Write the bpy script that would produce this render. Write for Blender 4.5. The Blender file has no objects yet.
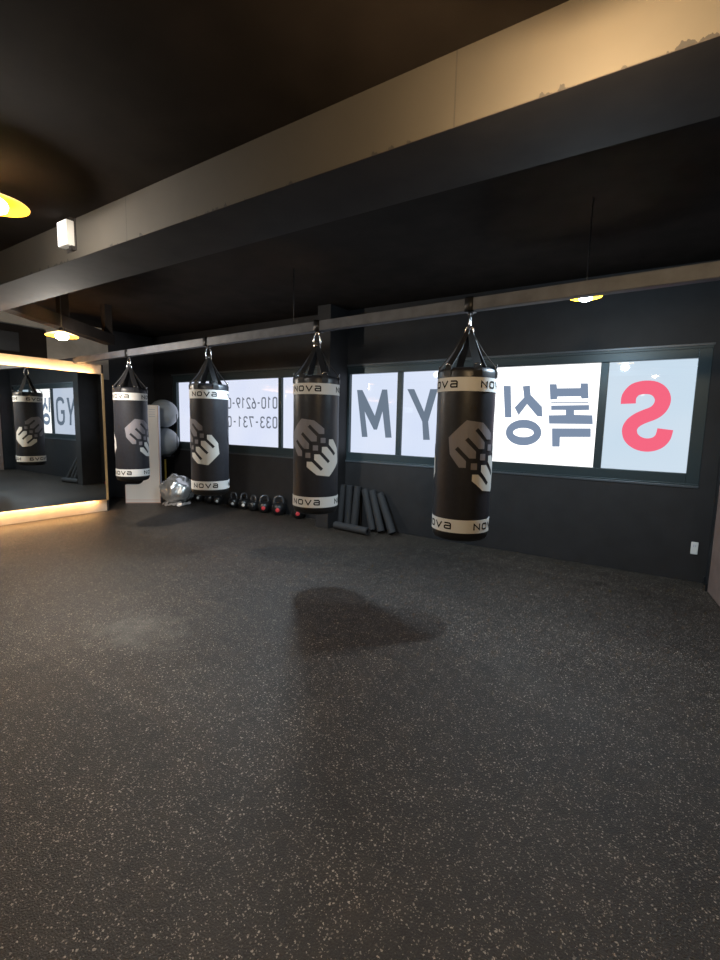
import bpy, bmesh, math, random
from mathutils import Vector, Matrix
random.seed(7)
PI = math.pi
scene = bpy.context.scene
COL = scene.collection

# ------------------------------------------------------------------ materials
MATS = {}
def nt(name):
    m = bpy.data.materials.new(name); m.use_nodes = True
    m.node_tree.nodes.clear()
    MATS[name] = m
    return m, m.node_tree.nodes, m.node_tree.links
def plain(name, col, rough=0.5, metal=0.0, spec=0.5, noise=0.0, scale=20, bump=0.0, coat=0.0):
    m, N, L = nt(name)
    out = N.new('ShaderNodeOutputMaterial'); b = N.new('ShaderNodeBsdfPrincipled')
    L.new(b.outputs[0], out.inputs[0])
    b.inputs['Base Color'].default_value = (*col, 1)
    b.inputs['Roughness'].default_value = rough
    b.inputs['Metallic'].default_value = metal
    b.inputs['Specular IOR Level'].default_value = spec
    b.inputs['Coat Weight'].default_value = coat
    if noise or bump:
        tc = N.new('ShaderNodeTexCoord'); n = N.new('ShaderNodeTexNoise')
        n.inputs['Scale'].default_value = scale; n.inputs['Detail'].default_value = 6
        L.new(tc.outputs['Object'], n.inputs['Vector'])
        if noise:
            mr = N.new('ShaderNodeMapRange')
            mr.inputs['From Min'].default_value = .25; mr.inputs['From Max'].default_value = .75
            mr.inputs['To Min'].default_value = 1-noise; mr.inputs['To Max'].default_value = 1+noise
            mx = N.new('ShaderNodeVectorMath'); mx.operation = 'SCALE'
            mx.inputs[0].default_value = col
            L.new(n.outputs['Fac'], mr.inputs['Value']); L.new(mr.outputs[0], mx.inputs['Scale'])
            L.new(mx.outputs[0], b.inputs['Base Color'])
        if bump:
            bp = N.new('ShaderNodeBump'); bp.inputs['Strength'].default_value = bump
            bp.inputs['Distance'].default_value = .01
            L.new(n.outputs['Fac'], bp.inputs['Height']); L.new(bp.outputs[0], b.inputs['Normal'])
    return m
def emit(name, col, s=1.0):
    m, N, L = nt(name)
    out = N.new('ShaderNodeOutputMaterial'); e = N.new('ShaderNodeEmission')
    e.inputs[0].default_value = (*col, 1); e.inputs[1].default_value = s
    L.new(e.outputs[0], out.inputs[0])
    return m
def film(name, c0, c1, s):
    """back-lit frosted window film: soft cloudy variation of a lit pane"""
    m, N, L = nt(name)
    out = N.new('ShaderNodeOutputMaterial'); e = N.new('ShaderNodeEmission')
    tc = N.new('ShaderNodeTexCoord'); n = N.new('ShaderNodeTexNoise'); n.inputs['Scale'].default_value = 1.6
    n.inputs['Detail'].default_value = 1
    r = N.new('ShaderNodeMix'); r.data_type = 'RGBA'
    r.inputs['A'].default_value = (*c0, 1); r.inputs['B'].default_value = (*c1, 1)
    L.new(tc.outputs['Object'], n.inputs['Vector']); L.new(n.outputs['Fac'], r.inputs['Factor'])
    L.new(r.outputs['Result'], e.inputs[0]); e.inputs[1].default_value = s
    gl = N.new('ShaderNodeBsdfGlossy'); gl.inputs['Roughness'].default_value = .03
    gl.inputs['Color'].default_value = (1, 1, 1, 1)
    fr = N.new('ShaderNodeFresnel'); fr.inputs[0].default_value = 1.45
    sc = N.new('ShaderNodeMixShader')
    L.new(fr.outputs[0], sc.inputs[0]); L.new(e.outputs[0], sc.inputs[1]); L.new(gl.outputs[0], sc.inputs[2])
    L.new(sc.outputs[0], out.inputs[0])
    return m

plain('black_wall', (.0155, .0148, .0160), .62, noise=.25, scale=6, bump=.15)
plain('black_ceiling', (.017, .0133, .0112), .9, spec=.08, noise=.3, scale=4)
plain('tan_plaster', (.44, .385, .315), .8, noise=.15, scale=5, bump=.1)
plain('dark_wood', (.035, .026, .02), .5, noise=.3, scale=10)
plain('brown_door', (.22, .15, .125), .5, noise=.2, scale=8)
plain('frame_metal', (.042, .062, .070), .38, metal=.35)
plain('sill_metal', (.10, .115, .13), .35, metal=.4)
plain('vinyl', (.019, .0195, .025), .40, spec=.5, noise=.2, scale=30, bump=.04)
plain('cap_vinyl', (.008, .008, .009), .5)
plain('band_white', (.68, .675, .66), .6, spec=.3)
plain('logo_grey', (.19, .18, .20), .5)
plain('logo_white', (.62, .61, .58), .5)
plain('print_black', (.010, .010, .011), .8, spec=.1)
plain('strap', (.013, .013, .015), .5, spec=.5)
plain('steel', (.75, .75, .76), .18, metal=1)
plain('dark_steel', (.03, .03, .032), .4, metal=.5)
plain('pipe_paint', (.095, .10, .118), .6, noise=.3, scale=9)
plain('gold_shade', (.80, .42, .03), .4)
plain('iron', (.012, .012, .013), .32, spec=.6)
plain('handle_iron', (.2, .2, .21), .25, metal=.7)
plain('disc_red', (.75, .06, .07), .4)
plain('disc_white', (.8, .8, .78), .4)
plain('foam', (.024, .0245, .027), .75, noise=.4, scale=200, bump=.3)
plain('ball_grey', (.30, .33, .35), .34, coat=.3)
plain('wrap_silver', (.82, .81, .79), .24, metal=.7, bump=.35, scale=9)
plain('wrap_fold', (.55, .52, .5), .3, metal=.35)
plain('yellow_post', (.62, .40, .06), .4)
plain('sign_white', (.86, .83, .80), .45)
plain('sign_pink', (.72, .52, .47), .5)
plain('sign_side', (.62, .63, .68), .5)
plain('wood_frame', (.42, .27, .12), .45, noise=.15, scale=14)
plain('plastic_white', (.82, .82, .79), .4)
plain('bracket', (.03, .026, .025), .6)
plain('mirror', (.78, .81, .80), .012, metal=1)
emit('led_warm', (1.0, .54, .20), 110)
emit('bulb_warm', (1.0, .83, .55), 40)
emit('bulb_cool', (.82, .93, 1.0), 40)
emit('exit_face', (1.0, .93, .88), 2.2)
film('pane_blue', (.66, .76, .97), (.80, .86, 1.0), 1.0)
film('pane_phone', (.70, .77, .99), (.84, .88, 1.0), 1.0)
film('pane_white', (1, 1, 1), (1, 1, 1), 1.7)
film('pane_sky', (.56, .72, .86), (.70, .80, .90), 1.0)
emit('letter_slate', (.15, .195, .26), 1)
emit('letter_phone', (.15, .17, .215), 1)
emit('letter_blue', (.21, .275, .39), 1)
emit('letter_red', (.92, .14, .225), 1)

# translucent amber shade
def amber():
    m, N, L = nt('amber_shade')
    out = N.new('ShaderNodeOutputMaterial'); d = N.new('ShaderNodeBsdfDiffuse'); t = N.new('ShaderNodeBsdfTranslucent')
    d.inputs[0].default_value = (.90, .40, .02, 1); t.inputs[0].default_value = (1.0, .86, .66, 1)
    mx = N.new('ShaderNodeMixShader'); mx.inputs[0].default_value = .75
    L.new(d.outputs[0], mx.inputs[1]); L.new(t.outputs[0], mx.inputs[2]); L.new(mx.outputs[0], out.inputs[0])
amber()

# speckled recycled rubber floor
def floor_mat():
    m, N, L = nt('rubber_floor')
    out = N.new('ShaderNodeOutputMaterial'); b = N.new('ShaderNodeBsdfPrincipled'); L.new(b.outputs[0], out.inputs[0])
    tc = N.new('ShaderNodeTexCoord')
    def vmath(op, a=None, v=None):
        n = N.new('ShaderNodeVectorMath'); n.operation = op
        if a: L.new(a, n.inputs[0])
        if v: n.inputs[1].default_value = v
        return n
    def math_(op, a, bb=None, c=None):
        n = N.new('ShaderNodeMath'); n.operation = op; n.use_clamp = False
        for i, x in enumerate((a, bb, c)):
            if x is None: continue
            if isinstance(x, (int, float)): n.inputs[i].default_value = x
            else: L.new(x, n.inputs[i])
        return n.outputs[0]
    # warp so that the chips are irregular
    wn = N.new('ShaderNodeTexNoise'); wn.inputs['Scale'].default_value = 120
    L.new(tc.outputs['Object'], wn.inputs['Vector'])
    w = vmath('SCALE', wn.outputs['Color']); w.inputs['Scale'].default_value = .012
    wv = vmath('ADD', tc.outputs['Object']); L.new(w.outputs[0], wv.inputs[1])
    def chips(scale, radius, frac):
        v = N.new('ShaderNodeTexVoronoi'); v.inputs['Scale'].default_value = scale
        L.new(wv.outputs[0], v.inputs['Vector'])
        sp = N.new('ShaderNodeSeparateColor'); L.new(v.outputs['Color'], sp.inputs[0])
        a = math_('LESS_THAN', v.outputs['Distance'], radius)
        c = math_('LESS_THAN', sp.outputs[0], frac)
        return math_('MULTIPLY', a, c), sp.outputs[1]
    c1, t1 = chips(105, .37, .21)
    c2, t2 = chips(190, .37, .18)
    fac = math_('MAXIMUM', c1, c2)
    big = N.new('ShaderNodeTexNoise'); big.inputs['Scale'].default_value = 1.1; big.inputs['Detail'].default_value = 5
    L.new(tc.outputs['Object'], big.inputs['Vector'])
    fine = N.new('ShaderNodeTexNoise'); fine.inputs['Scale'].default_value = 160; fine.inputs['Detail'].default_value = 3
    L.new(tc.outputs['Object'], fine.inputs['Vector'])
    base = N.new('ShaderNodeMix'); base.data_type = 'RGBA'
    base.inputs['A'].default_value = (.0075, .0051, .0036, 1); base.inputs['B'].default_value = (.046, .0355, .027, 1)
    f = math_('ADD', math_('MULTIPLY', big.outputs['Fac'], .35), math_('MULTIPLY', fine.outputs['Fac'], .75))
    mr = N.new('ShaderNodeMapRange'); mr.inputs['From Min'].default_value = .3; mr.inputs['From Max'].default_value = .8
    L.new(f, mr.inputs['Value']); L.new(mr.outputs[0], base.inputs['Factor'])
    chip = N.new('ShaderNodeMix'); chip.data_type = 'RGBA'
    chip.inputs['A'].default_value = (.08, .064, .05, 1); chip.inputs['B'].default_value = (.42, .36, .295, 1)
    L.new(t1, chip.inputs['Factor'])
    mix = N.new('ShaderNodeMix'); mix.data_type = 'RGBA'
    L.new(fac, mix.inputs['Factor']); L.new(base.outputs['Result'], mix.inputs['A']); L.new(chip.outputs['Result'], mix.inputs['B'])
    tl = N.new('ShaderNodeTexBrick'); tl.offset = .5; tl.inputs['Scale'].default_value = 1
    tl.inputs['Brick Width'].default_value = 1.25; tl.inputs['Row Height'].default_value = 1.25
    tl.inputs['Mortar Size'].default_value = .004; tl.inputs['Mortar'].default_value = (.72, .72, .72, 1)
    tl.inputs['Color1'].default_value = (.80, .80, .80, 1); tl.inputs['Color2'].default_value = (1.15, 1.15, 1.15, 1)
    L.new(tc.outputs['Object'], tl.inputs['Vector'])
    pn = N.new('ShaderNodeTexNoise'); pn.inputs['Scale'].default_value = 9; pn.inputs['Detail'].default_value = 7; pn.inputs['Roughness'].default_value = .7
    L.new(tc.outputs['Object'], pn.inputs['Vector'])
    pm = N.new('ShaderNodeMapRange'); pm.inputs['From Min'].default_value = .3; pm.inputs['From Max'].default_value = .7
    pm.inputs['To Min'].default_value = .6; pm.inputs['To Max'].default_value = 1.45
    L.new(pn.outputs['Fac'], pm.inputs['Value'])
    m1 = N.new('ShaderNodeVectorMath'); m1.operation = 'MULTIPLY'; L.new(mix.outputs['Result'], m1.inputs[0]); L.new(tl.outputs['Color'], m1.inputs[1])
    m2 = N.new('ShaderNodeVectorMath'); m2.operation = 'SCALE'; L.new(m1.outputs[0], m2.inputs[0]); L.new(pm.outputs[0], m2.inputs['Scale'])
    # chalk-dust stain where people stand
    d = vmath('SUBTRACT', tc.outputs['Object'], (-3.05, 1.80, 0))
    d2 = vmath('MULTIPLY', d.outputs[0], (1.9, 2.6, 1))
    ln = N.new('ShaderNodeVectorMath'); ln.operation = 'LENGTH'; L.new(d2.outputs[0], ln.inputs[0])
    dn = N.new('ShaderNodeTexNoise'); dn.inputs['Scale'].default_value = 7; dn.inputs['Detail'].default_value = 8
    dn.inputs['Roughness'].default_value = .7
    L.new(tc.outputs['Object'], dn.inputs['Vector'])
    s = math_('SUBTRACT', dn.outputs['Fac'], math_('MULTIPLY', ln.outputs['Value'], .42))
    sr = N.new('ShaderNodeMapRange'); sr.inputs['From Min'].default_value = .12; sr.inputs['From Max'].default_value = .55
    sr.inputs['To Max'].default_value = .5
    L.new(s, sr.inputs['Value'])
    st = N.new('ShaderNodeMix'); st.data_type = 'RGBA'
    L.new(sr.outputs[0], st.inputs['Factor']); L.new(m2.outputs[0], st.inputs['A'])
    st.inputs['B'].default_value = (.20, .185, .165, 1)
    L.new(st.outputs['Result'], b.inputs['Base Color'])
    b.inputs['Roughness'].default_value = .47
    b.inputs['Specular IOR Level'].default_value = .38
    bp = N.new('ShaderNodeBump'); bp.inputs['Strength'].default_value = .9; bp.inputs['Distance'].default_value = .006
    L.new(fine.outputs['Fac'], bp.inputs['Height']); L.new(bp.outputs[0], b.inputs['Normal'])
floor_mat()

# beam face: plaster with ragged black paint along the bottom edge and a few hairline cracks
def beam_mat():
    m, N, L = nt('beam_plaster')
    out = N.new('ShaderNodeOutputMaterial'); b = N.new('ShaderNodeBsdfPrincipled'); L.new(b.outputs[0], out.inputs[0])
    tc = N.new('ShaderNodeTexCoord'); sx = N.new('ShaderNodeSeparateXYZ'); L.new(tc.outputs['Object'], sx.inputs[0])
    mp = N.new('ShaderNodeMapping'); mp.inputs['Scale'].default_value = (1, 1, .25); L.new(tc.outputs['Object'], mp.inputs[0])
    n = N.new('ShaderNodeTexNoise'); n.inputs['Scale'].default_value = 22; n.inputs['Detail'].default_value = 6
    L.new(mp.outputs[0], n.inputs['Vector'])
    n2 = N.new('ShaderNodeTexNoise'); n2.inputs['Scale'].default_value = 2.2; n2.inputs['Detail'].default_value = 4
    L.new(tc.outputs['Object'], n2.inputs['Vector'])
    a = N.new('ShaderNodeMath'); a.operation = 'MULTIPLY_ADD'; a.inputs[1].default_value = .16; a.inputs[2].default_value = -.088
    L.new(n.outputs['Fac'], a.inputs[0])
    h = N.new('ShaderNodeMath'); h.operation = 'SUBTRACT'; L.new(sx.outputs['Z'], h.inputs[0]); h.inputs[1].default_value = 2.55
    lt = N.new('ShaderNodeMath'); lt.operation = 'LESS_THAN'; L.new(h.outputs[0], lt.inputs[0]); L.new(a.outputs[0], lt.inputs[1])
    base = N.new('ShaderNodeMix'); base.data_type = 'RGBA'
    base.inputs['A'].default_value = (.048, .042, .035, 1); base.inputs['B'].default_value = (.084, .074, .061, 1)
    L.new(n2.outputs['Fac'], base.inputs['Factor'])
    # panel joints
    fr = N.new('ShaderNodeMath'); fr.operation = 'PINGPONG'; fr.inputs[1].default_value = 1.03; 
    sh = N.new('ShaderNodeMath'); sh.operation = 'ADD'; sh.inputs[1].default_value = 2.78
    L.new(sx.outputs['X'], sh.inputs[0]); L.new(sh.outputs[0], fr.inputs[0])
    j = N.new('ShaderNodeMath'); j.operation = 'LESS_THAN'; j.inputs[1].default_value = .003; L.new(fr.outputs[0], j.inputs[0])
    jm = N.new('ShaderNodeMath'); jm.operation = 'MULTIPLY'; jm.inputs[1].default_value = .6; L.new(j.outputs[0], jm.inputs[0])
    mx = N.new('ShaderNodeMath'); mx.operation = 'MAXIMUM'; L.new(jm.outputs[0], mx.inputs[0]); L.new(lt.outputs[0], mx.inputs[1])
    fin = N.new('ShaderNodeMix'); fin.data_type = 'RGBA'; fin.inputs['B'].default_value = (.022, .020, .020, 1)
    L.new(mx.outputs[0], fin.inputs['Factor']); L.new(base.outputs['Result'], fin.inputs['A'])
    L.new(fin.outputs['Result'], b.inputs['Base Color']); b.inputs['Roughness'].default_value = .8
beam_mat()
plain('soffit', (.046, .041, .040), .8, spec=.2, noise=.2, scale=5)

# ------------------------------------------------------------------ object helpers
def obj(name, bm, mat, parent=None, smooth=False, sharp=None):
    me = bpy.data.meshes.new(name)
    bm.normal_update(); bm.to_mesh(me); bm.free()
    mats = mat if isinstance(mat, (list, tuple)) else [mat]
    for k in mats: me.materials.append(MATS[k])
    if smooth:
        for p in me.polygons: p.use_smooth = True
        if sharp:
            try: me.set_sharp_from_angle(angle=math.radians(sharp))
            except Exception: pass
    o = bpy.data.objects.new(name, me); COL.objects.link(o)
    if parent: o.parent = parent
    return o
def thing(name, label, cat, loc=(0, 0, 0), rz=0, group=None):
    o = bpy.data.objects.new(name, None); COL.objects.link(o)
    o.location = loc; o.rotation_euler = (0, 0, rz); o.empty_display_size = .1
    return tag(o, label, cat, group)
def tag(o, label, cat, group=None):
    o['label'] = label; o['category'] = cat
    if group: o['group'] = group
    return o
def struct(o):
    o['kind'] = 'structure'; return o
def add_box(bm, lo, hi, bev=0.0):
    lo, hi = Vector(lo), Vector(hi)
    r = bmesh.ops.create_cube(bm, size=1)
    for v in r['verts']:
        v.co = Vector(((lo[i]+hi[i])/2 + v.co[i]*(hi[i]-lo[i]) for i in range(3)))
    if bev:
        es = list({e for v in r['verts'] for e in v.link_edges})
        bmesh.ops.bevel(bm, geom=es, offset=bev, segments=2, affect='EDGES', profile=.6)
def boxo(name, lo, hi, mat, parent=None, bev=0.0):
    bm = bmesh.new(); add_box(bm, lo, hi, bev); return obj(name, bm, mat, parent)
def add_lathe(bm, prof, seg=48, axis=None):
    """prof: list of (r,z)"""
    rings = []
    for r, z in prof:
        if r < 1e-6: rings.append([bm.verts.new((0, 0, z))])
        else: rings.append([bm.verts.new((r*math.cos(2*PI*i/seg), r*math.sin(2*PI*i/seg), z)) for i in range(seg)])
    for a, b in zip(rings, rings[1:]):
        for i in range(seg):
            j = (i+1) % seg
            if len(a) == 1 and len(b) == 1: continue
            if len(a) == 1: bm.faces.new((a[0], b[j], b[i]))
            elif len(b) == 1: bm.faces.new((a[i], a[j], b[0]))
            else: bm.faces.new((a[i], a[j], b[j], b[i]))
    bmesh.ops.recalc_face_normals(bm, faces=bm.faces[:])
def add_tube(bm, pts, r, seg=10, closed=False, radii=None):
    pts = [Vector(p) for p in pts]; n = len(pts)
    rings = []; up = None
    for i, p in enumerate(pts):
        if closed: t = pts[(i+1) % n]-pts[i-1]
        else: t = pts[min(i+1, n-1)]-pts[max(i-1, 0)]
        t.normalize()
        if up is None:
            up = Vector((0, 0, 1)) if abs(t.z) < .9 else Vector((1, 0, 0))
        up = (up - t*up.dot(t)).normalized()
        s = t.cross(up)
        rr = radii[i] if radii else r
        rings.append([bm.verts.new(p + up*rr*math.cos(2*PI*k/seg) + s*rr*math.sin(2*PI*k/seg)) for k in range(seg)])
    pairs = list(zip(rings, rings[1:])) + ([(rings[-1], rings[0])] if closed else [])
    for a, b in pairs:
        for k in range(seg):
            bm.faces.new((a[k], a[(k+1) % seg], b[(k+1) % seg], b[k]))
    if not closed:
        bm.faces.new(rings[0][::-1]); bm.faces.new(rings[-1])
    bmesh.ops.recalc_face_normals(bm, faces=bm.faces[:])
def add_strap(bm, pts, wdirs, w, t):
    """flat webbing along pts; wdirs = width direction"""
    rings = []
    n = len(pts)
    for i, p in enumerate(pts):
        p = Vector(p); tg = Vector(pts[min(i+1, n-1)])-Vector(pts[max(i-1, 0)]); tg.normalize()
        wd = Vector(wdirs[i]).normalized(); nn = tg.cross(wd).normalized()
        ww = w[i] if isinstance(w, (list, tuple)) else w
        rings.append([bm.verts.new(p + wd*a*ww/2 + nn*b*t/2) for a, b in ((-1, -1), (1, -1), (1, 1), (-1, 1))])
    for a, b in zip(rings, rings[1:]):
        for k in range(4): bm.faces.new((a[k], a[(k+1) % 4], b[(k+1) % 4], b[k]))
    bm.faces.new(rings[0][::-1]); bm.faces.new(rings[-1])
    bmesh.ops.recalc_face_normals(bm, faces=bm.faces[:])
def ribbon2d(pts, w, closed=False):
    """outline quads of a stroke in 2D with mitred joints -> list of quads"""
    P = [Vector(p) for p in pts]; n = len(P); L = []; R_ = []
    for i in range(n):
        a = P[i-1] if (i > 0 or closed) else None
        b = P[(i+1) % n] if (i < n-1 or closed) else None
        d1 = (P[i]-a).normalized() if a is not None else None
        d2 = (b-P[i]).normalized() if b is not None else None
        if d1 is None: d1 = d2
        if d2 is None: d2 = d1
        n1 = Vector((-d1.y, d1.x)); n2 = Vector((-d2.y, d2.x))
        m = (n1+n2)
        if m.length < 1e-4: m = n1.copy()
        m.normalize(); k = min(1/max(m.dot(n1), .35), 2.0)
        L.append(P[i]+m*w/2*k); R_.append(P[i]-m*w/2*k)
    q = []
    for i in range(n if closed else n-1):
        j = (i+1) % n
        q.append((L[i], R_[i], R_[j], L[j]))
    return q
def copy_tree(o, parent=None):
    c = o.copy(); COL.objects.link(c)
    if parent: c.parent = parent
    for ch in list(o.children): copy_tree(ch, c)
    return c

# ------------------------------------------------------------------ room numbers
XL, XM, XREC, XR = -7.53, -7.465, -8.65, .45      # mirror wall, mirror surface, recess wall, right wall
YW, YG, YB = 5.62, 5.70, -4.2                      # window wall face, glass plane, back wall
ZC, ZC2, ZB = 2.80, 3.10, 2.55                     # front ceiling, rear ceiling, beam soffit
BY1, BY2 = 1.66, 2.06                              # main beam faces
YP = 4.02                                          # end of the mirror wall

struct(boxo('floor', (XREC-.2, YB-.2, -.12), (XR+.45, YW+.3, 0), 'rubber_floor'))
bm = bmesh.new(); add_box(bm, (XREC-.2, YB-.2, ZC), (XR+.3, BY1+.02, ZC+.1)); add_box(bm, (XREC-.2, BY2-.1, ZC2), (XR+.3, YW+.3, ZC2+.1))
struct(obj('ceiling', bm, 'black_ceiling'))
# window openings in the far wall
W1 = (-3.99, .315, .96, 2.325); W2 = (-8.06, -4.36, .94, 2.345)
bm = bmesh.new()
xs = [XREC-.2, W2[0], W2[1], W1[0], W1[1], XR+.3]
for i, (a, b) in enumerate(zip(xs, xs[1:])):
    w = W2 if i == 1 else W1 if i == 3 else None
    if w:
        add_box(bm, (a, YW, -.05), (b, YW+.25, w[2])); add_box(bm, (a, YW, w[3]), (b, YW+.25, ZC2+.05))
    else: add_box(bm, (a, YW, -.05), (b, YW+.25, ZC2+.05))
struct(obj('wall_back', bm, 'black_wall'))
struct(boxo('wall_pier', (-4.15, 5.20, 0), (-3.93, YW+.01, ZC2), 'black_wall'))
bm = bmesh.new(); add_box(bm, (XR, 5.36, 0), (XR+.3, YW+.02, ZC2)); add_box(bm, (XR+.22, YB, 0), (XR+.4, 5.36, ZC2)); add_box(bm, (XR, YB, 2.12), (XR+.3, 5.36, ZC2))
struct(obj('wall_right', bm, 'black_wall'))
bm = bmesh.new(); add_box(bm, (XL-.25, YB, 0), (XL, YP-.03, 2.33))
struct(obj('wall_left', bm, 'tan_plaster'))
struct(boxo('trim_1', (XL-.26, YP-.03, 0), (XL+.005, YP, 2.33), 'black_wall'))
bm = bmesh.new(); add_box(bm, (XREC-.2, YB, 0), (XREC, YW+.02, ZC2))
struct(obj('wall_recess', bm, 'black_wall'))
struct(boxo('trim_6', (XREC-.01, -.5, 2.2), (XREC+.012, 4.72, ZC2), 'tan_plaster'))
struct(boxo('wall_front', (XREC-.2, YB-.2, 0), (XR+.4, YB, ZC2), 'black_wall'))
# main beam
bm = bmesh.new(); add_box(bm, (XREC, BY1, ZB+.002), (XR+.02, BY1+.02, ZC+.05))
struct(obj('trim_2', bm, 'beam_plaster'))
struct(boxo('trim_3', (XREC, BY1+.001, ZB), (XR+.02, BY2, ZC2+.05), 'soffit'))
# sloping side beam with a post up to the ceiling, over the mirror side
bm = bmesh.new()
a0, a1 = Vector((-5.62, 2.03, 2.66)), Vector((-6.86, 3.78, 2.66)); d = (a1-a0).normalized(); s = Vector((-d.y, d.x, 0))*.07
vs = []
for p in (a0-d*.2, a1):
    for sg, zz in ((-1, 2.555), (1, 2.555), (1, 2.70), (-1, 2.70)):
        vs.append(bm.verts.new((p.x+s.x*sg, p.y+s.y*sg, zz)))
for k in range(4): bm.faces.new((vs[k], vs[(k+1) % 4], vs[4+(k+1) % 4], vs[4+k]))
bm.faces.new(vs[0:4]); bm.faces.new(vs[4:8]); bmesh.ops.recalc_face_normals(bm, faces=bm.faces[:])
struct(obj('trim_4', bm, 'black_ceiling'))
pp = a0 + d*1.02
struct(boxo('trim_5', (pp.x-.05, pp.y-.05, 2.68), (pp.x+.05, pp.y+.05, ZC2+.02), 'black_ceiling'))
pe = a0 + d*2.08
struct(boxo('trim_7', (pe.x-.05, pe.y-.05, 2.68), (pe.x+.05, pe.y+.05, ZC2+.02), 'black_ceiling'))
# brown door leaf on the right wall
d1 = thing('door_1', 'dark brown door leaf on the right wall', 'door', (XR+.015, 5.345, 0), math.radians(8.2)); d1['kind'] = 'structure'
boxo('leaf', (-.012, -1.0, .005), (.03, 0, 2.1), 'brown_door', d1, .004)
bm = bmesh.new(); add_tube(bm, [(-.012, -.92, 1.0), (-.06, -.92, 1.0), (-.06, -.80, 1.0)], .01, 8); obj('door_handle', bm, 'steel', d1, True)
struct(boxo('baseboard_right', (XR-.012, 5.36, 0), (XR, YW, .07), 'cap_vinyl'))

# ------------------------------------------------------------------ windows
def flat(name, polys, y, mat, parent, holes=None):
    """a thin vinyl shape on the glass; polys in (x,z)"""
    bm = bmesh.new()
    for P in polys:
        v = [bm.verts.new((x, y, z)) for x, z in P]
        e = [bm.edges.new((v[i], v[(i+1) % len(v)])) for i in range(len(v))]
        bmesh.ops.triangle_fill(bm, edges=e, use_beauty=True)
    for f in bm.faces:
        if f.normal.y > 0: f.normal_flip()
    return obj(name, bm, mat, parent)
def ring_flat(name, outer, inner, y, mat, parent):
    bm = bmesh.new()
    a = [bm.verts.new((x, y, z)) for x, z in outer]; b = [bm.verts.new((x, y, z)) for x, z in inner]
    n = len(a)
    for i in range(n): bm.faces.new((a[i], a[(i+1) % n], b[(i+1) % n], b[i]))
    return obj(name, bm, mat, parent)
def stroke_flat(name, strokes, w, y, mat, parent):
    bm = bmesh.new()
    for pts, closed in strokes:
        for q in ribbon2d(pts, w, closed):
            bm.faces.new([bm.verts.new((p.x, y, p.y)) for p in q])
    return obj(name, bm, mat, parent)

def window(name, W, panes, zt, zb, label, mats):
    t = thing(name, label, 'window', (0, 0, 0)); t['kind'] = 'structure'
    x0, x1, z0, z1 = W
    bm = bmesh.new()
    # outer frame: four bars around the opening, with an inner step
    fx0, fx1 = panes[0][0], panes[-1][1]
    add_box(bm, (x0, YG-.06, z0), (fx0, YG+.06, z1), .004); add_box(bm, (fx1, YG-.06, z0), (x1, YG+.06, z1), .004)
    add_box(bm, (fx0, YG-.06, zt), (fx1, YG+.06, z1), .004); add_box(bm, (fx0, YG-.06, z0), (fx1, YG+.06, zb), .004)
    add_box(bm, (x0, YG-.075, z1-.028), (x1, YG-.05, z1), .003)
    add_box(bm, (x0, YG-.075, z0), (x1, YG-.05, z0+.02), .003)
    obj('window_frame', bm, 'frame_metal', t)
    for a, b in zip(panes, panes[1:]):
        boxo('mullion', (a[1], YG-.045, zb), (b[0], YG+.04, zt), 'frame_metal', t, .004)
    for p, m in zip(panes, mats):
        boxo('pane', (p[0], YG, zb), (p[1], YG+.012, zt), m, t)
    boxo('window_sill', (x0, YW-.012, z0-.018), (x1, YG-.05, z0+.004), 'sill_metal', t, .003)
    boxo('head_trim', (x0-.01, YW-.012, z1-.004), (x1+.01, YW+.01, z1+.018), 'sill_metal', t, .003)
    return t
YL = YG-.004
ZT, ZBT = 2.2105, 1.0808
w1 = window('window_1', W1, [(-3.9, -3.119), (-3.046, -1.85), (-1.78, -.641), (-.564, .204)], ZT, ZBT,
            'long four-pane backlit window with mirrored gym lettering', ['pane_blue', 'pane_blue', 'pane_white', 'pane_sky'])
w2 = window('window_2', W2, [(-7.961, -7.02), (-6.95, -5.316), (-5.245, -4.45)], ZT, ZBT,
            'backlit window with mirrored phone numbers left of the pier', ['pane_phone', 'pane_phone', 'pane_phone'])
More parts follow.
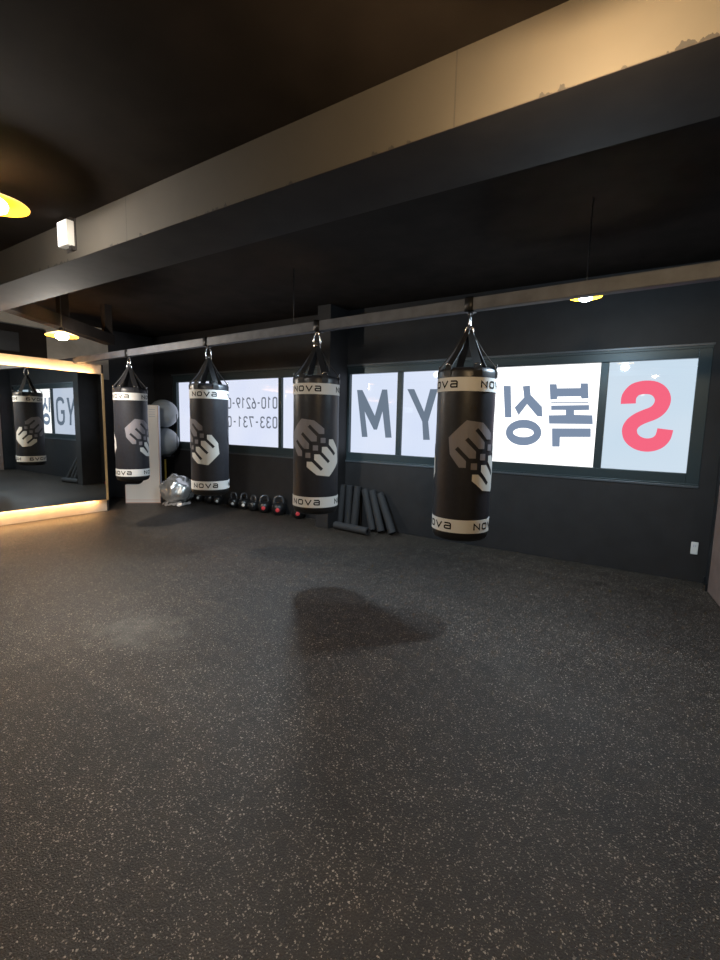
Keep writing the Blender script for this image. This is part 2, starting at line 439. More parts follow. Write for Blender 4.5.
GL = {
'M': [(-3.805, 1.988), (-3.712, 1.986), (-3.491, 1.619), (-3.382, 1.986), (-3.299, 1.984), (-3.206, 1.318), (-3.307, 1.314), (-3.365, 1.681), (-3.448, 1.424), (-3.502, 1.422), (-3.665, 1.68), (-3.605, 1.315), (-3.701, 1.311)],
'Y': [(-2.984, 1.983), (-2.88, 1.981), (-2.721, 1.68), (-2.645, 1.976), (-2.537, 1.974), (-2.656, 1.55), (-2.622, 1.309), (-2.718, 1.306), (-2.743, 1.549)],
'b1': [(-1.159, 2.0), (-1.083, 1.998), (-1.075, 1.951), (-0.832, 1.949), (-0.832, 2.0), (-0.76, 1.998), (-0.742, 1.835), (-0.812, 1.833), (-0.822, 1.858), (-1.065, 1.858), (-1.068, 1.828), (-1.139, 1.825)],
'b0': [(-1.129, 1.798), (-0.739, 1.796), (-0.738, 1.785), (-1.128, 1.787)],
'b2': [(-1.126, 1.758), (-0.731, 1.763), (-0.727, 1.708), (-0.879, 1.704), (-0.876, 1.656), (-0.69, 1.651), (-0.679, 1.554), (-1.134, 1.551), (-1.144, 1.647), (-0.962, 1.652), (-0.966, 1.708), (-1.122, 1.707)],
'b3': [(-1.099, 1.499), (-0.696, 1.508), (-0.689, 1.413), (-1.006, 1.402), (-1.002, 1.292), (-1.083, 1.289)],
's1': [(-1.683, 1.994), (-1.597, 1.992), (-1.565, 1.617), (-1.644, 1.616)],
's2': [(-1.457, 1.983), (-1.376, 1.992), (-1.359, 1.881), (-1.225, 1.745), (-1.212, 1.631), (-1.268, 1.634), (-1.394, 1.775), (-1.484, 1.644), (-1.536, 1.736), (-1.433, 1.853)],
'S': [(-0.358, 1.775), (-0.356, 1.849), (-0.316, 1.912), (-0.270, 1.934), (-0.215, 1.942), (-0.150, 1.934), (-0.100, 1.905), (-0.068, 1.862), (-0.054, 1.815), (-0.060, 1.765), (-0.085, 1.715), (-0.130, 1.676), (-0.196, 1.645), (-0.255, 1.612), (-0.300, 1.570), (-0.324, 1.517), (-0.320, 1.465), (-0.300, 1.418), (-0.255, 1.376), (-0.205, 1.354), (-0.150, 1.348), (-0.095, 1.360), (-0.050, 1.390), (-0.020, 1.440), (-0.008, 1.516)],
}
flat('letter', [GL['M']], YL, 'letter_slate', w1)
flat('letter', [GL['Y']], YL, 'letter_slate', w1)
gx, gz = -2.19, 1.648
gp = [(-.20, .20), (-.175, .265), (-.12, .305), (-.05, .322), (.05, .322), (.12, .30), (.17, .25), (.19, .16), (.19, -.16), (.17, -.25), (.12, -.30), (.05, -.322), (-.05, -.322), (-.12, -.30), (-.17, -.25), (-.19, -.16), (-.19, -.02), (-.03, -.02)]
stroke_flat('letter', [([(gx+a*.9, gz+b*.95) for a, b in gp], False)], .092, YL, 'letter_slate', w1)
flat('letter', [GL['b1'], GL['b0'], GL['b2'], GL['b3']], YL, 'letter_blue', w1)
lt = flat('letter', [GL['s1'], GL['s2']], YL, 'letter_blue', w1)
tt = [2*PI*i/40 for i in range(40)]
ring_flat('letter', [(-1.417+.206*math.cos(a), 1.441+.153*math.sin(a)) for a in tt], [(-1.416+.119*math.cos(a), 1.441+.054*math.sin(a)) for a in tt], YL, 'letter_blue', w1)
def smooth_path(P, k=4):
    out = []
    for i in range(len(P)-1):
        a, b, c, d = [Vector(P[max(0, min(len(P)-1, j))]) for j in (i-1, i, i+1, i+2)]
        for q in range(k):
            t = q/k
            out.append(.5*((2*b)+(c-a)*t+(2*a-5*b+4*c-d)*t*t+(3*b-a-3*c+d)*t**3))
    return [tuple(v) for v in out]+[P[-1]]
stroke_flat('letter', [(smooth_path(GL['S']), False)], .138, YL, 'letter_red', w1)
DG = {
'0': [([(0, .2), (.04, .06), (.15, 0), (.35, 0), (.46, .06), (.5, .2), (.5, .8), (.46, .94), (.35, 1), (.15, 1), (.04, .94), (0, .8)], True)],
'1': [([(.12, .82), (.34, 1), (.34, 0)], False)],
'2': [([(0, .8), (.05, .94), (.16, 1), (.34, 1), (.46, .93), (.5, .8), (.48, .64), (0, 0), (.52, 0)], False)],
'3': [([(0, .82), (.05, .94), (.16, 1), (.34, 1), (.46, .93), (.49, .8), (.46, .62), (.34, .54), (.18, .54)], False), ([(.3, .54), (.42, .48), (.5, .34), (.5, .18), (.45, .06), (.34, 0), (.16, 0), (.05, .06), (0, .18)], False)],
'6': [([(.40, 1), (.08, .52), (.0, .33), (.0, .18), (.06, .05), (.17, 0), (.33, 0), (.45, .06), (.5, .18), (.5, .36), (.44, .5), (.32, .55), (.18, .54), (.06, .44)], False)],
'7': [([(0, .86), (0, 1), (.5, 1), (.2, 0)], False)],
'9': [([(.10, 0), (.42, .48), (.5, .67), (.5, .82), (.44, .95), (.33, 1), (.17, 1), (.05, .94), (0, .82), (0, .64), (.06, .5), (.18, .45), (.32, .46), (.44, .56)], False)],
'-': [([(.04, .5), (.30, .5)], False)],
}
def number(text, xr, ztop, h, pitch, dash):
    x = xr
    strokes = []
    for ch in text:
        for pts, cl in DG[ch]:
            strokes.append(([(x-u*h*(1.15 if ch == '-' else .98), ztop-h+v*h) for u, v in pts], cl))
        x -= dash if ch == '-' else pitch
    stroke_flat('phone_number', strokes, h*.145, YL, 'letter_phone', w2)
number('010-6219-0', -5.385, 1.897, .170, .128, .105)
number('033-731-0', -5.385, 1.575, .172, .142, .125)

# ------------------------------------------------------------------ heavy bags
RB = .204
def wrap_poly(bm, polys, r):
    """wrap flat polygons (u = arc length, v = height) onto the bag's side"""
    b2 = bmesh.new()
    for P in polys:
        vs = [b2.verts.new((p[0], p[1], 0)) for p in P]
        if len(P) <= 4: b2.faces.new(vs)
        else:
            e = [b2.edges.new((vs[i], vs[(i+1) % len(vs)])) for i in range(len(vs))]
            bmesh.ops.triangle_fill(b2, edges=e, use_beauty=True)
    us = [v.co.x for v in b2.verts]; u = math.floor(min(us)/.02)*.02
    while u < max(us):
        bmesh.ops.bisect_plane(b2, geom=b2.verts[:]+b2.edges[:]+b2.faces[:], plane_co=(u, 0, 0), plane_no=(1, 0, 0), dist=1e-6)
        u += .02
    mp = {}
    for v in b2.verts:
        a = v.co.x/RB
        mp[v] = bm.verts.new((r*math.sin(a), -r*math.cos(a), v.co.y))
    for f in b2.faces:
        try: bm.faces.new([mp[v] for v in f.verts])
        except ValueError: pass
    b2.free()
    bm.normal_update()
    for f in bm.faces:
        c = f.calc_center_median()
        if f.normal.dot(Vector((c.x, c.y, 0))) < 0: f.normal_flip()
FIST = [(-.185, .070), (-.15, .035), (-.115, .070), (-.115, .19), (-.085, .19), (-.085, .070), (-.05, .035), (-.015, .070), (-.015, .19), (.015, .19), (.015, .070), (.05, .035), (.085, .070), (.085, .19), (.115, .19), (.115, .070), (.15, .035), (.185, .070), (.170, .19), (.092, .29), (-.092, .29), (-.170, .19)]
def st(s, t, sg=1):
    k = .7071*sg
    return ((s-t)*k, (s+t)*k)
WORD = {  # letters in a box 0..w, 0..1
'N': (1.0, [([(.08, 0), (.08, .92), (.92, .08), (.92, 1)], False)]),
'O': (1.0, [([(.08, .25), (.2, .08), (.8, .08), (.92, .25), (.92, .75), (.8, .92), (.2, .92), (.08, .75)], True)]),
'V': (1.1, [([(.04, 1), (.55, .06), (1.06, 1)], False)]),
'A': (1.0, [([(.06, .92), (.8, .92), (.92, .78), (.92, .08), (.2, .08), (.08, .2), (.08, .4), (.2, .52), (.92, .52)], False)]),
}
def word_polys(u0, v0, h, w):
    total = 4.1 + 3*.34; k = w/total; x = 0; out = []
    for ch in 'NOVA':
        ww, ss = WORD[ch]
        for pts, cl in ss:
            # stroke in metric space
            for q in ribbon2d([(u0+(x+a)*k, v0+b*h) for a, b in pts], .0105, cl):
                out.append([(p.x, p.y) for p in q])
        x += ww+.34
    return out
BAND_SPAN = 1.082          # top edge of the upper band to the bottom edge of the lower band
ZPIPE = 2.305
def heavy_bag(x, y, logo_deg, text_deg, label, ZBAND_T, hook, dz):
    ZBAND_B = ZBAND_T-BAND_SPAN
    face = math.atan2(-x, y)
    t = thing('heavy_bag', label, 'punching bag', (x, y, ZBAND_B-.068), 0, 'heavy bags hanging in a row from the pipe')
    t.rotation_euler = (0, 0, face)
    z0 = ZBAND_B-.068
    def Z(z): return z-z0
    # body and black ends
    bm = bmesh.new(); n = 14
    add_lathe(bm, [(RB-.001, Z(ZBAND_B+.03))]+[(RB*(1+.004*math.sin(k*1.7)), Z(ZBAND_B+.03+(ZBAND_T-ZBAND_B-.06)*k/n)) for k in range(1, n)]+[(RB-.001, Z(ZBAND_T-.03))], 64)
    obj('bag_body', bm, 'vinyl', t, True)
    bm = bmesh.new()
    add_lathe(bm, [(0, 0), (RB*.80, 0), (RB*.93, .012), (RB*.985, .035), (RB, .065), (RB, Z(ZBAND_B+.035))], 64)
    obj('bottom_cap', bm, 'cap_vinyl', t, True, 50)
    bm = bmesh.new()
    add_lathe(bm, [(RB, Z(ZBAND_T-.04)), (RB, Z(ZBAND_T+.035)), (RB*.97, Z(ZBAND_T+.058)), (RB*.90, Z(ZBAND_T+.068)), (RB*.5, Z(ZBAND_T+.072)), (0, Z(ZBAND_T+.074))], 64)
    obj('top_collar', bm, 'vinyl', t, True, 50)
    # white bands with the lettering
    for zb, zt in ((ZBAND_T-.094, ZBAND_T), (ZBAND_B, ZBAND_B+.094)):
        bm = bmesh.new(); r = RB+.003
        add_lathe(bm, [(RB-.002, Z(zb)), (r, Z(zb)), (r, Z(zt)), (RB-.002, Z(zt))], 64)
        b = obj('white_band', bm, 'band_white', t, True, 40); b['label'] = 'white band around the bag'
        for k in range(3):
            bm = bmesh.new()
            c = math.radians(text_deg+122*k)*RB; w = math.radians(78)*RB
            wrap_poly(bm, word_polys(c-w/2, Z(zb+.024), .047, w), r+.0012)
            obj('band_lettering', bm, 'print_black', b)
    # twin fist emblem
    zc = Z((ZBAND_T+ZBAND_B)/2+.012+dz)
    kx = .93; h = .0225
    for side in (0, 180):
        u0 = math.radians(logo_deg+side)*RB
        def place(P): return [(u0+a, zc+b) for a, b in P]
        for sg, m, lab in ((1, 'logo_grey', 'grey'), (-1, 'logo_white', 'white')):
            bm = bmesh.new()
            wrap_poly(bm, [place([(kx*a, kx*b) for a, b in (st(s, q, sg) for s, q in FIST)])], RB+.0028)
            e = obj('emblem', bm, m, t); e['label'] = lab+' half of the twin fist emblem'
        for k in (-1, 0, 1):
            cx, cz = st(.1*k*kx, 0); bm = bmesh.new()
            wrap_poly(bm, [place([(cx-h, cz-h), (cx+h, cz-h), (cx+h, cz+h), (cx-h, cz+h)])], RB+.0028)
            e = obj('emblem_square', bm, 'logo_grey', t)
    # straps from the rim up to the ring
    za = Z(2.165); zr = Z(ZBAND_T+.062)
    for k in range(6):
        a = 2*PI*k/6+.35; dx, dy = math.sin(a), -math.cos(a); tn = (math.cos(a), math.sin(a), 0)
        bm = bmesh.new()
        pts = [(dx*(RB+.002), dy*(RB+.002), Z(ZBAND_T+.008)), (dx*(RB+.003), dy*(RB+.003), zr-.015), (dx*RB*.93, dy*RB*.93, zr+.025), (dx*RB*.52, dy*RB*.52, zr+.13), (dx*.022, dy*.022, za-.005), (dx*.012, dy*.012, za+.014)]
        add_strap(bm, pts, [tn]*6, [.058, .058, .058, .054, .040, .026], .005)
        s = obj('strap', bm, 'strap', t)
        bm = bmesh.new()   # D-ring lying in the strap's fold
        c = Vector((dx*(RB-.006), dy*(RB-.006), zr+.012)); rr = .02
        add_tube(bm, [c+Vector(tn)*rr*1.25*math.cos(q)+Vector((dx*.35, dy*.35, 1))*rr*math.sin(q) for q in [2*PI*i/14 for i in range(14)]], .0035, 6, True)
        obj('d_ring', bm, 'steel', s, True)
    # ring and carabiner
    bm = bmesh.new(); zc2 = za+.012
    add_tube(bm, [(.027*math.cos(q), .0, zc2+.027*math.sin(q)) for q in [2*PI*i/20 for i in range(20)]], .0065, 8, True)
    obj('ring', bm, 'steel', t, True)
    bm = bmesh.new(); zl, zh = zc2+.012, Z(ZPIPE)-.012
    pts = []; hc, hs = math.cos(math.radians(hook)), math.sin(math.radians(hook))
    for q in [2*PI*i/28 for i in range(28)]:
        f = .5+.5*math.sin(q); wdt = .038*(1-f)+.020*f
        pts.append((hc*wdt*math.cos(q), hs*wdt*math.cos(q), (zl+zh)/2+(zh-zl)/2*(math.copysign(abs(math.sin(q))**.75, math.sin(q)))))
    add_tube(bm, pts, .0075, 8, True)
    obj('carabiner', bm, 'steel', t, True)
    return t
BAGS = [(-5.951, 3.523, 48, -44, 'black heavy bag hanging nearest the mirror, in front of the white L-shaped sign', 1.830, 60, -.053),
        (-4.267, 3.437, -42, -17, 'black heavy bag hanging in front of the phone-number window beside the silver wrapped ball', 1.826, 20, -.027),
        (-2.652, 3.315, -1, -28, 'black heavy bag hanging in front of the wall pier between the two windows', 1.838, 10, -.025),
        (-1.227, 3.256, 40, -56, 'black heavy bag hanging rightmost, in front of the window between Y and the Korean letters', 1.832, 80, -.013)]
for b in BAGS: heavy_bag(*b)

# pipe that carries the bags
def pipe_y(x): return 3.19-.056*x
rail = thing('support_pipe', 'long grey square steel tube under the ceiling carrying the four heavy bags', 'pipe', (0, 0, 2.345))
x0, x1 = XREC+.014, XR-.004
bm = bmesh.new(); add_box(bm, (x0, -.035, -.040), (x1, .035, .046), .006)
for v in bm.verts: v.co.y += pipe_y(v.co.x)
obj('tube', bm, 'pipe_paint', rail)
for x, y, *_ in BAGS:
    bm = bmesh.new(); yy = pipe_y(x)
    q = [2*PI*i/20 for i in range(20)]
    for lo, hi in (((x-.03, yy-.041, -.046), (x+.03, yy-.0355, .052)), ((x-.03, yy+.0355, -.046), (x+.03, yy+.041, .052)), ((x-.03, yy-.041, -.046), (x+.03, yy+.041, -.0405)), ((x-.03, yy-.041, .0465), (x+.03, yy+.041, .052))):
        add_box(bm, lo, hi)
    c = obj('clamp', bm, 'dark_steel', rail, True)
    bm = bmesh.new()
    add_tube(bm, [(x+.016*math.cos(a), yy, -.058+.014*math.sin(a)) for a in q], .0055, 6, True)
    obj('eye_bolt', bm, 'dark_steel', c, True)
# ------------------------------------------------------------------ ceiling lamps
def lamp(loc, ztop, cool, label, power, lcol, size=1.0, drop=-.10, down=0, cone=150):
    t = thing('ceiling_lamp', label, 'lamp', loc, 0, 'saucer-shaped ceiling lamps')
    def S(P): return [(r*size, z*size) for r, z in P]
    bm = bmesh.new()
    add_lathe(bm, S([(.030, .046), (.10, .024), (.155, .002), (.162, -.004), (.158, -.008), (.150, .000), (.098, .018), (.028, .039)]), 48)
    s = obj('lamp_shade', bm, 'amber_shade', t, True, 40); s['label'] = 'glowing amber saucer shade'
    bm = bmesh.new(); add_lathe(bm, S([(0, .085), (.030, .082), (.034, .07), (.034, .035), (0, .035)]), 24)
    obj('lamp_holder', bm, 'dark_steel', t, True, 40)
    bm = bmesh.new()
    add_lathe(bm, S([(.018, .04), (.03, .03), (.058, .012), (.066, -.010), (.058, -.032), (.035, -.046), (0, -.052)]), 24)
    obj('bulb', bm, 'bulb_cool' if cool else 'bulb_warm', t, True)
    bm = bmesh.new(); add_tube(bm, [(0, 0, .08*size), (0, 0, ztop-loc[2])], .004, 8); obj('cord', bm, 'cap_vinyl', t, True)
    l = bpy.data.lights.new('lamp_light', 'POINT'); l.energy = power; l.color = lcol; l.shadow_soft_size = .045
    lo = bpy.data.objects.new('lamp_light', l); COL.objects.link(lo); lo.parent = t; lo.location = (0, 0, drop)
    if down:
        l = bpy.data.lights.new('lamp_reflector', 'SPOT'); l.energy = down; l.color = lcol; l.shadow_soft_size = .075
        l.spot_size = math.radians(cone); l.spot_blend = .5
        lo = bpy.data.objects.new('lamp_reflector', l); COL.objects.link(lo); lo.parent = t; lo.location = (0, 0, drop)
    return t
WARM = (1, .70, .38); NEUT = (1, .93, .83); SOFT = (1, .82, .63); COOL = (.66, .85, 1)
lamp((-3.07, 1.10, 2.615), ZC, False, 'amber saucer lamp cut by the left edge of the photo, in front of the beam', 56, NEUT, drop=-.057, down=55)
lamp((-5.64, 2.58, 2.39), ZC2, False, 'amber saucer lamp hanging above the mirror, beyond the beam', 85, NEUT, down=150, cone=126)
lamp((-.56, 3.75, 2.438), ZC2, True, 'small saucer lamp with a bluish bulb behind the support pipe above the Korean letters', 55, COOL, .68, drop=-.06, down=85)
lamp((-3.40, 3.85, 2.475), ZC2, True, 'saucer lamp hidden behind the support pipe beside the wall pier', 6, COOL, .77, down=150, cone=150)
lamp((-.26, 1.25, 2.62), ZC, False, 'saucer lamp just above the top edge of the photo, before the beam', 58, WARM, drop=-.10, down=8)
lamp((-3.2, -1.4, 2.47), ZC, False, 'added fill lamp, unseen behind the camera in the middle of the gym', 1, SOFT, down=14)  # unseen fixture added to light the foreground floor
lamp((-.55, -1.8, 2.47), ZC, False, 'added fill lamp, unseen behind the camera near the right wall', 1, SOFT, down=22)  # added out of view to brighten the floor and the rightmost bag

# lit emergency sign on the beam
t = thing('exit_sign', 'small lit white emergency sign box on the beam face beside the left lamp', 'sign', (-3.436, BY1, 2.70))
boxo('housing', (-.06, -.055, -.075), (.06, -.006, .082), 'plastic_white', t, .004)
bm = bmesh.new(); add_box(bm, (-.056, -.0575, -.070), (.056, -.0545, .077)); e = obj('lit_face', bm, 'exit_face', t); e['label'] = 'glowing white face'
bm = bmesh.new(); add_box(bm, (-.05, -.006, -.10), (.072, 0, .10)); add_box(bm, (.03, -.03, -.10), (.066, 0, -.076)); add_box(bm, (.02, -.03, .083), (.06, 0, .10))
obj('bracket', bm, 'bracket', t)

# black duct box above the mirror
t = thing('duct_box', 'black box duct on the pale upper wall above the left end of the mirror', 'duct', (XREC+.012, 2.66, 2.3))
boxo('duct_body', (.001, -.50, 0), (.40, .88, .545), 'black_ceiling', t, .008)
boxo('duct_grille', (.40, -.2, .16), (.408, .5, .44), 'cap_vinyl', t, .003)

# ------------------------------------------------------------------ mirror with back light
t = thing('wall_mirror', 'big backlit gym mirror in a thin wooden frame on the left wall', 'mirror', (XM, 0, 0))
YM0, YM1, ZM0, ZM1 = -2.6, 3.955, .197, 2.179
boxo('mirror_glass', (-.012, YM0, ZM0), (0, YM1, ZM1), 'mirror', t)
boxo('frame_post', (-.022, YM1, ZM0-.012), (.012, YM1+.03, ZM1+.012), 'wood_frame', t, .003)
boxo('frame_post', (-.022, YM0-.03, ZM0-.012), (.012, YM0, ZM1+.012), 'wood_frame', t, .003)
for z in (ZM0+.007, ZM1-.007):
    boxo('light_strip', (-.030, YM0+.05, z-.006), (-.016, YM1-.12, z+.006), 'led_warm', t)
bm = bmesh.new(); add_box(bm, (-.063, YM0+.1, ZM0+.08), (-.012, YM1-.05, ZM1-.08)); obj('backing', bm, 'dark_wood', t)

# ------------------------------------------------------------------ L-shaped sign, balls, rack
p0 = Vector((-7.968, 4.563, 0)); p1 = Vector((-7.568, 4.908, 0)); dv = (p1-p0)*1.13; wd = dv.length
t = thing('display_sign', 'tall white mirrored-L-shaped sign board standing behind the heavy bag by the mirror', 'sign', p0, math.atan2(dv.y, dv.x))
out = [(0, 0), (wd, 0), (wd, 1.73)]
out += [(wd-.012, 1.745), (wd-.245, 1.745), (wd-.26, 1.73)]
cx, cz, cr = wd-.26-.16, .33+.16, .16
out += [(cx+cr*math.cos(a), cz-cr*math.sin(a)) for a in [PI/2*k/8 for k in range(9)]]
out += [(0, .33)]
def prism(bm, P, y0, y1):
    a = [bm.verts.new((x, y0, z)) for x, z in P]; b = [bm.verts.new((x, y1, z)) for x, z in P]
    n = len(P)
    for i in range(n): bm.faces.new((a[i], a[(i+1) % n], b[(i+1) % n], b[i]))
    for V in (a, b):
        e = [bm.edges.get((V[i], V[(i+1) % n])) for i in range(n)]
        bmesh.ops.triangle_fill(bm, edges=e, use_beauty=True)
    bmesh.ops.recalc_face_normals(bm, faces=bm.faces[:])
bm = bmesh.new(); prism(bm, out, 0, .09); obj('sign_body', bm, 'sign_side', t)
bm = bmesh.new(); prism(bm, [(x*1.0, z) for x, z in out], -.006, -.0005); f = obj('front_panel', bm, 'sign_white', t); f['label'] = 'white front panel'
bm = bmesh.new(); add_box(bm, (.0, -.012, .0), (wd, -.0062, .018)); add_box(bm, (.0, -.012, .055), (wd-.02, -.0062, .062))
add_box(bm, (wd-.012, -.012, .018), (wd, -.0062, 1.73)); add_box(bm, (0, -.012, .018), (.01, -.0062, .33))
f = obj('edge_trim', bm, 'sign_pink', t); f['label'] = 'pinkish edge strip'
bm = bmesh.new()
for z in (1.66, 1.62, 1.58, 1.54): add_box(bm, (wd-.16, -.009, z), (wd-.05, -.0062, z+.014))
obj('small_print', bm, 'sign_side', t)

rx, ry = -7.935, 5.335
t = thing('ball_rack', 'stand with yellow post holding two grey exercise balls by the window', 'rack', (rx, ry, 0))
bm = bmesh.new(); add_lathe(bm, [(0, 0), (.17, 0), (.17, .02), (.15, .03), (0, .03)], 32); obj('base', bm, 'dark_steel', t, True, 40)
bm = bmesh.new(); add_tube(bm, [(.04, -.02, .03), (.04, -.02, .75)], .018, 12); p = obj('post', bm, 'yellow_post', t, True, 40); p['label'] = 'yellow post'
bm = bmesh.new(); q = [2*PI*i/32 for i in range(32)]
add_tube(bm, [(.16*math.cos(a), .16*math.sin(a), .815) for a in q], .012, 8, True)
for k in range(3):
    a = 2*PI*k/3+.5; add_tube(bm, [(.04, -.02, .74), (.16*math.cos(a), .16*math.sin(a), .815)], .009, 8)
obj('cradle', bm, 'dark_steel', t, True)
bm = bmesh.new()
for k in range(3):
    a = 2*PI*k/3+2.3
    add_tube(bm, [(.16*math.cos(a), .16*math.sin(a), .815), (.31*math.cos(a), .31*math.sin(a), .95), (.315*math.cos(a), .315*math.sin(a), 1.6)], .007, 6)
obj('uprights', bm, 'dark_steel', t, True)
def ball(loc, r, label):
    t = thing('exercise_ball', label, 'exercise ball', loc, 0, 'grey exercise balls stacked on the stand')
    bm = bmesh.new(); prof = []
    for k in range(33):
        a = -PI/2+PI*k/32; rr = r*(1-.006*(k % 4 == 0)); prof.append((max(rr*math.cos(a), 0), r+rr*math.sin(a)))
    prof[0] = (0, 0); prof[-1] = (0, 2*r)
    add_lathe(bm, prof, 48); obj('ball_skin', bm, 'ball_grey', t, True)
    bm = bmesh.new(); d = Vector((.45, -.85, .25)).normalized()
    for v in bmesh.ops.create_cone(bm, cap_ends=True, segments=12, radius1=.012, radius2=.012, depth=.006)['verts']:
        v.co = Vector((0, 0, r))+(d.to_track_quat('Z', 'Y') @ v.co)+d*(r-.002)
    obj('valve', bm, 'cap_vinyl', t)
ball((rx, ry, .812), .266, 'lower of the two grey exercise balls on the yellow-post stand')
ball((rx, ry, 1.346), .262, 'upper of the two grey exercise balls on the yellow-post stand')

# silver wrapped ball
t = thing('wrapped_ball', 'crumpled silver plastic-wrapped ball on the floor beside the white sign', 'ball', (-7.22, 5.09, 0))
bm = bmesh.new(); bmesh.ops.create_icosphere(bm, subdivisions=4, radius=.30)
from mathutils import noise
for v in bm.verts:
    n = v.co.normalized()
    dd = noise.noise(n*2.2)*.05 + abs(noise.noise(n*4.5+Vector((3, 1, 2))))*.045 + noise.noise(n*9)*.01
    v.co = n*(.268+dd); v.co.z = max(v.co.z*.98, -.255)
zmin = min(v.co.z for v in bm.verts)
for v in bm.verts: v.co.z -= zmin
obj('plastic_wrap', bm, 'wrap_silver', t, True)
bm = bmesh.new()
for k in range(7):
    a = -1.9+k*.32; r0 = .225
    pts = [(math.cos(a+.06*j)*(r0+.016*j), math.sin(a+.06*j)*(r0+.016*j), .05-.012*j+.012*math.sin(k*2+j)) for j in range(4)]
    add_strap(bm, pts, [(-math.sin(a), math.cos(a), .3)]*4, [.12, .11, .09, .05], .004)
obj('wrap_edge', bm, 'wrap_fold', t)

# ------------------------------------------------------------------ kettlebells
def kettlebell():
    t = thing('kettlebell', '', 'kettlebell', (0, 0, 0), 0, 'kettlebells lined up along the wall under the phone-number window')
    bm = bmesh.new()
    add_lathe(bm, [(0, 0), (.058, 0), (.066, .006), (.090, .045), (.099, .085), (.094, .125), (.072, .155), (.045, .168), (0, .172)], 32)
    obj('body', bm, 'iron', t, True)
    bm = bmesh.new(); pts = []; rad = []
    for k in range(17):
        a = PI*k/16
        x = .062*math.copysign(abs(math.cos(a))**.6, math.cos(a)); z = .15+.105*math.sin(a)**.7 if 0 < k < 16 else .142
        pts.append((x, 0, z)); rad.append(.017 if 2 < k < 14 else .019)
    add_tube(bm, pts, .016, 10, False, rad); obj('handle', bm, 'handle_iron', t, True)
    bm = bmesh.new(); add_lathe(bm, [(0, 0), (.036, 0), (.036, .006), (.03, .009), (0, .009)], 24)
    d = obj('weight_disc', bm, 'iron', t, True, 40); d.location = (0, -.092, .085); d.rotation_euler = (PI/2, 0, 0)
    return t
kb0 = kettlebell()
KB = [(-7.17, 0.2, 'disc_white', 1.0, 'leftmost kettlebell of the row, half behind the heavy bag by the silver ball'),
      (-6.87, -.3, 'iron', .95, 'second kettlebell from the left, below the heavy bag beside the silver ball'),
      (-6.64, .3, 'disc_white', .95, 'third kettlebell from the left, at the edge of the heavy bag'),
      (-6.22, -.5, 'disc_white', 1.0, 'black kettlebell first to the right of the second heavy bag'),
      (-5.97, .9, 'disc_white', 1.05, 'black kettlebell with pale disc, second right of the second heavy bag'),
      (-5.735, -.7, 'iron', 1.0, 'all-black kettlebell without a coloured disc, mid-row under the phone numbers'),
      (-5.485, .5, 'disc_red', 1.1, 'leftmost of the three kettlebells with red discs, under the phone-number window'),
      (-5.16, .2, 'disc_red', 1.18, 'biggest kettlebell with a red disc, middle of the three red-disc ones'),
      (-4.74, .7, 'disc_red', 1.1, 'kettlebell with a red disc at the right end of the row beside the pier')]
for i, (x, rz, dm, s, lab) in enumerate(KB):
    o = kb0 if i == 0 else copy_tree(kb0)
    y = 5.505
    o.location = (x, y, 0); o.scale = (s, s, s); o['label'] = lab
    o.rotation_euler = (0, 0, math.atan2(-x, y)*.75+rz)
    for c in o.children:
        if c.name.startswith('weight_disc'):
            if i: c.data = c.data.copy()
            c.data.materials[0] = MATS[dm]
            c.rotation_euler = (PI/2, 0, 0)
            a = -rz*.9
            c.location = (.092*math.sin(a), -.092*math.cos(a), .08); c.rotation_euler = (PI/2, 0, a)
            if dm != 'iron': c.scale = (.68, .68, 1) if dm == 'disc_white' else (.8, .8, 1)
            if dm != 'iron': c['label'] = ('red' if dm == 'disc_red' else 'white')+' round weight disc'

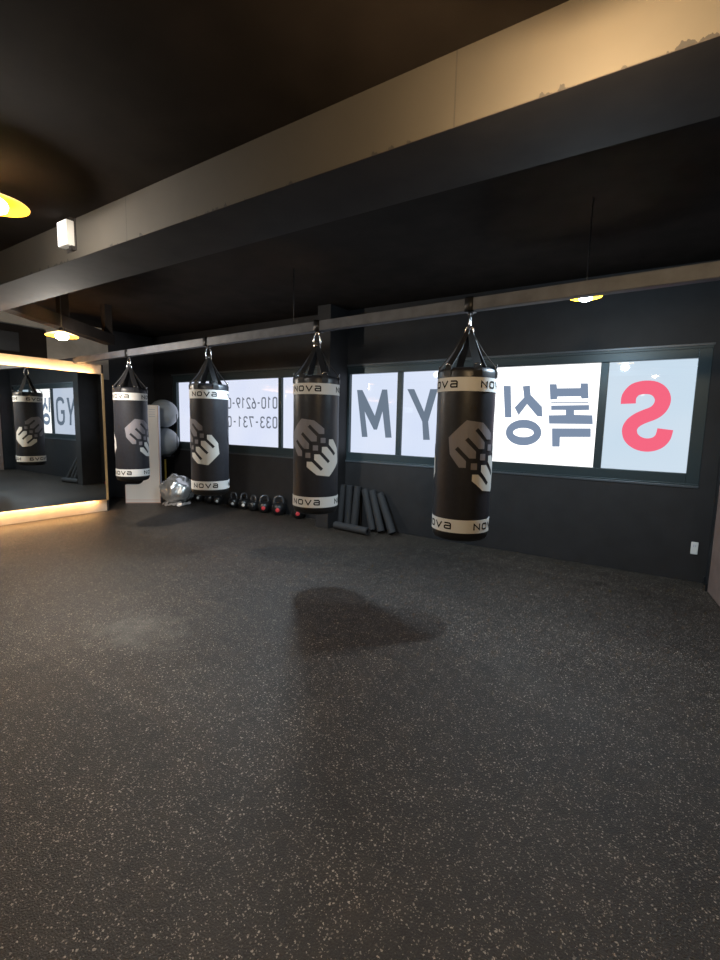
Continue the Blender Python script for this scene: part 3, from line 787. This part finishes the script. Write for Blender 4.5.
# ------------------------------------------------------------------ foam rollers
def roller(L=.60, r=.054):
    t = thing('foam_roller', '', 'foam roller', (0, 0, 0), 0, 'black foam rollers leaning on the wall')
    bm = bmesh.new()
    add_lathe(bm, [(.024, .004), (r-.006, 0), (r, .006), (r, L-.006), (r-.006, L), (.024, L-.004), (.024, .004)], 28)
    obj('foam_tube', bm, 'foam', t, True, 40)
    bm = bmesh.new(); add_lathe(bm, [(.0235, .02), (.0235, L-.02)], 16); obj('core', bm, 'cap_vinyl', t, True)
    return t
r0 = roller()
RL = [((-3.925, 5.49), (-3.915, 5.555), 'foam roller standing leftmost, close against the wall pier'),
      ((-3.78, 5.485), (-3.80, 5.555), 'second foam roller from the left, standing against the wall'),
      ((-3.655, 5.47), (-3.66, 5.555), 'third foam roller from the left, before the gap in the row'),
      ((-3.32, 5.44), (-3.535, 5.553), 'foam roller just right of the gap, leaning left'),
      ((-3.175, 5.43), (-3.41, 5.552), 'second foam roller from the right, leaning left'),
      ((-2.99, 5.42), (-3.283, 5.552), 'rightmost foam roller of the row, leaning left under the letter M')]
for i, (b, tp, lab) in enumerate(RL):
    o = r0 if i == 0 else copy_tree(r0)
    dx, dy = tp[0]-b[0], tp[1]-b[1]
    z = math.sqrt(  .60**2-dx*dx-dy*dy); d = Vector((dx, dy, z)).normalized()
    o.rotation_mode = 'QUATERNION'; o.rotation_quaternion = d.to_track_quat('Z', 'Y')
    o.location = (b[0], b[1], .054*math.sqrt(1-d.z**2)+.001); o['label'] = lab
o = copy_tree(r0); o['label'] = 'foam roller lying on the floor in front of the standing ones'
o['group'] = r0['group']
d = Vector((.59, -.06, 0)).normalized(); o.rotation_quaternion = d.to_track_quat('Z', 'Y'); o.location = (-3.85, 5.27, .055)

# wall socket
t = thing('wall_socket', 'small white socket plate low on the black wall below the S window', 'socket', (.335, YW, .345))
boxo('plate', (-.03, -.012, -.062), (.03, 0, .062), 'plastic_white', t, .006)
bm = bmesh.new(); add_box(bm, (-.012, -.0135, .012), (-.004, -.0121, .036)); add_box(bm, (.004, -.0135, .012), (.012, -.0121, .036)); obj('socket_slots', bm, 'sign_side', t)

# ------------------------------------------------------------------ world, camera
w = bpy.data.worlds.new('world'); scene.world = w; w.use_nodes = True
w.node_tree.nodes['Background'].inputs[0].default_value = (.5, .6, .7, 1); w.node_tree.nodes['Background'].inputs[1].default_value = .05
cam = bpy.data.cameras.new('camera'); co = bpy.data.objects.new('camera', cam); COL.objects.link(co)
cam.sensor_fit = 'VERTICAL'; cam.sensor_height = 36; cam.lens = 17.385; cam.clip_start = .02
fw = Vector((-.54269057, .8312911, -.12017513)); rr = Vector((.83565581, .54879247, .02249857)); uu = Vector((-.08465406, .08821529, .99249773))
M = Matrix((rr, uu, -fw)).transposed().to_4x4(); M.translation = (0, 0, 1.5)
co.matrix_world = M
scene.camera = co
vs_ = scene.view_settings
vs_.view_transform = 'Standard'; vs_.look = 'None'; vs_.gamma = 1; vs_.use_curve_mapping = False; vs_.exposure = 0
